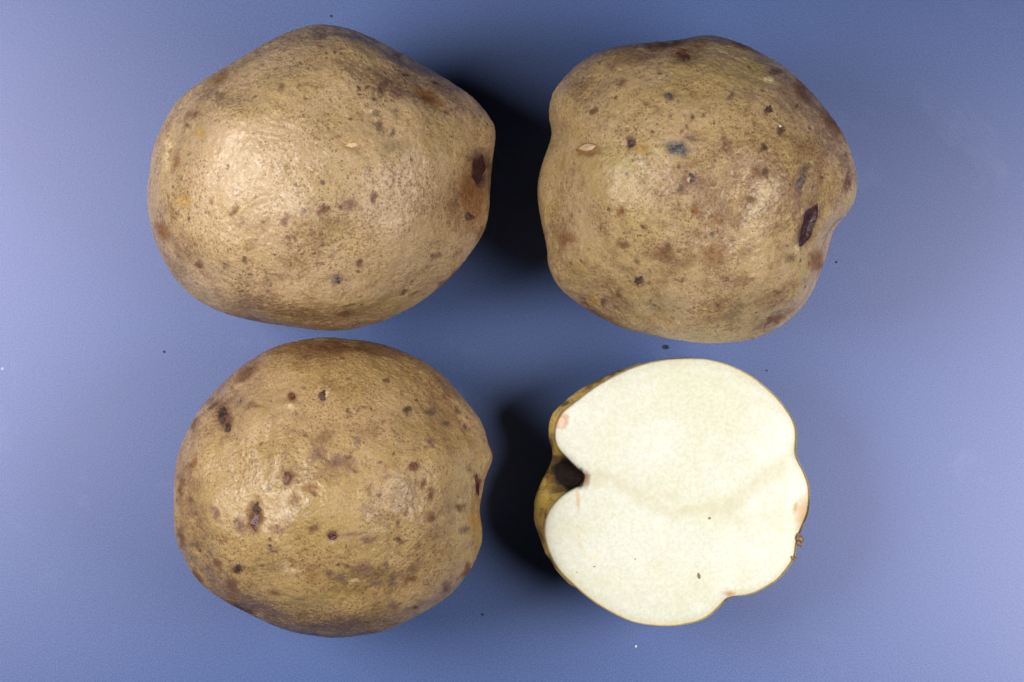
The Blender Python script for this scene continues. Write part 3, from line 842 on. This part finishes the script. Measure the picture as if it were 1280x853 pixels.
spot(995, 635, 3.5, 10, 0.75, (0.55, 0.30, 0.10), 15)
spot(911, 742, 9, 5, 0.85, (0.58, 0.33, 0.12))
spot(930, 715, 34, 14, 0.30, (0.80, 0.64, 0.42), -20)
spot(731, 599, 9, 12, 0.95, (0.26, 0.13, 0.05))
spot(738, 600, 12, 14, 0.40, (0.50, 0.36, 0.18))
spot(725, 598, 8, 13, 1.3, (0.030, 0.012, 0.007), 0, 1.6)
add_stain(0.5 * np.exp(-(line_d(px, py, [(721, 608), (723, 628), (723, 640)]) / 2.8) ** 2), (0.62, 0.36, 0.10))
add_stain(0.36 * np.exp(-(line_d(px, py, [(722, 662), (725, 680), (733, 694)]) / 3.2) ** 2), (0.72, 0.52, 0.16))
add_stain(0.6 * np.exp(-(line_d(px, py, [(722, 582), (723, 592)]) / 2) ** 2), (0.60, 0.36, 0.16))
spot(742, 697, 9, 7, 0.35, (0.78, 0.66, 0.24))
spot(703, 527, 9, 11, 0.85, (0.58, 0.36, 0.22), 20, 2.2)
near = np.hypot((px - 702) / 4.5, (py - 528) / 6) < 1
col[near, :3] = (0.70, 0.50, 0.36)
for x, y, r_ in ((742.5, 708.5, 1.2), (721, 716, 1.1), (794.5, 699, 1.2)):
    spot(x, y, r_, r_, 1.0, (0.14, 0.09, 0.04))
F = np.array([(i * NAH + j, i * NAH + (j + 1) % NAH, (i + 1) * NAH + (j + 1) % NAH, (i + 1) * NAH + j)
              for i in range(NF - 1) for j in range(NAH)])
flesh = make_mesh('flesh', V2 - E0, F, MF, empty, {'stain': col})
TF = BVHTree.FromPolygons([tuple(p) for p in V2], [tuple(t) for t in F])
flesh.location = (0, 0, 0)


def half_patch(*a, **k):
    o = patch(a[0], empty, TF, *a[1:], **k)
    return o


patch('rotten_painted_hole', empty, TS, 717, 593, 12, 13, 20, M_ROT_DARK, 0.12 * mm, 50, 0.15)  # thin black patch: rot, and a hole's darkness painted over the skin
half_patch('brown_fleck', 873.5, 720, 1.9, 4, -12, M_STUB, 0.12 * mm, 51, 0.15)
half_patch('brown_fleck', 887, 648, 1.8, 1.6, 0, M_STUB, 0.10 * mm, 52, 0.15)

def stub(name, x, y, length, radius, ang, seed, z):
    """short broken sprout: a bent tapering spur with a torn tip"""
    bx, by = to_board(x, y)
    k_ = (D - z) / D
    p0 = Vector((float(bx) * k_, float(by) * k_, z)) - Vector(E0)
    a = math.radians(ang)
    d = Vector((math.cos(a), math.sin(a), 0.12))
    s = Vector((-math.sin(a), math.cos(a), 0))
    u = Vector((0, 0, 1))
    rng = np.random.default_rng(seed)
    vs_, fs = [], []
    n, m = 10, 14
    for i in range(n):
        f = i / (n - 1)
        c_ = p0 + d * (length * f) - s * (0.35 * length * f * f) - d * 0.0006
        rad = radius * (1 - 0.55 * f) * (1 + 0.18 * math.sin(f * 9)) * (0.02 if i == n - 1 else 1)
        for j in range(m):
            b = 2 * math.pi * j / m
            q = rad * (1 + 0.16 * rng.normal() * 0.6)
            vs_.append(c_ + s * (q * math.cos(b)) + u * (q * math.sin(b)))
    for i in range(n - 1):
        for j in range(m):
            e, g = i * m + j, i * m + (j + 1) % m
            fs.append((e, g, g + m, e + m))
    return make_mesh(name, [tuple(v_) for v_ in vs_], fs, M_STUB, empty)


stub('sprout_stub', 998, 671, 0.0026, 0.0013, -25, 3, ZC - 0.0012)
stub('sprout_stub', 998, 679, 0.0020, 0.0007, -18, 4, ZC - 0.0016)
stub('skin_flap', 992, 697, 0.0013, 0.0009, 35, 6, ZC - 0.0010)

# ------------------------------------------------------------------ crumbs
rng = np.random.default_rng(77)


def crumb(name, x, y, r_, mat, label, z=None, tree=None, group='specks of soil on the board'):
    bm_ = bmesh.new()
    bmesh.ops.create_icosphere(bm_, subdivisions=3, radius=1)
    for v_ in bm_.verts:
        n_ = 1 + 0.30 * math.sin(v_.co.x * 5 + x) * math.cos(v_.co.y * 4 + y) + 0.07 * rng.normal()
        v_.co *= n_
        v_.co.x *= 1.25
        v_.co.z *= 0.6
    rr = r_ * (0.85 if r_ > 2.5 else 0.62) * S
    zmin = min(v_.co.z for v_ in bm_.verts) * rr
    me_ = bpy.data.meshes.new(name)
    for v_ in bm_.verts:
        v_.co *= rr
        v_.co.z -= zmin
    bm_.to_mesh(me_)
    bm_.free()
    me_.materials.append(mat)
    o = bpy.data.objects.new(name, me_)
    COL.objects.link(o)
    if tree:
        loc, _ = hit(tree, x, y)
        o.location = loc - Vector((0, 0, 0.0001))
    else:
        bx, by = to_board(x, y)
        o.location = (float(bx), float(by), -0.00003)
    o.rotation_euler.z = float(rng.uniform(0, 6))
    tag(o, label, 'crumb', group)
    return o


crumb('soil_crumb', 832, 434, 3.0, M_SOIL, 'largest dark soil crumb, between the knobbly potato and the cut half')
crumb('soil_crumb', 958.5, 463.5, 1.5, M_SOIL, 'tiny dark soil crumb just off the curved rim of the cut half')
crumb('soil_crumb', 205, 440, 1.9, M_SOIL, 'small dark soil crumb off the shoulder of the round potato')
crumb('soil_crumb', 414, 20.5, 1.9, M_SOIL, 'small dark soil crumb just above the crown of the oval potato')
crumb('soil_crumb', 603.5, 768.5, 1.9, M_SOIL, 'small dark soil crumb below the cleft side of the round potato')
crumb('soil_crumb', 1045.5, 328, 1.6, M_SOIL, 'tiny dark soil crumb beside the hollow flank of the knobbly potato')
crumb('white_grain', 974.8, 158, 2.0, M_WHITE, 'bright white grain of grit lying on the knobbly potato', tree=T2, group='white grit')
crumb('white_grain', 795, 808, 2.0, M_WHITE, 'bright white grain of grit on the board below the cut half', group='white grit')
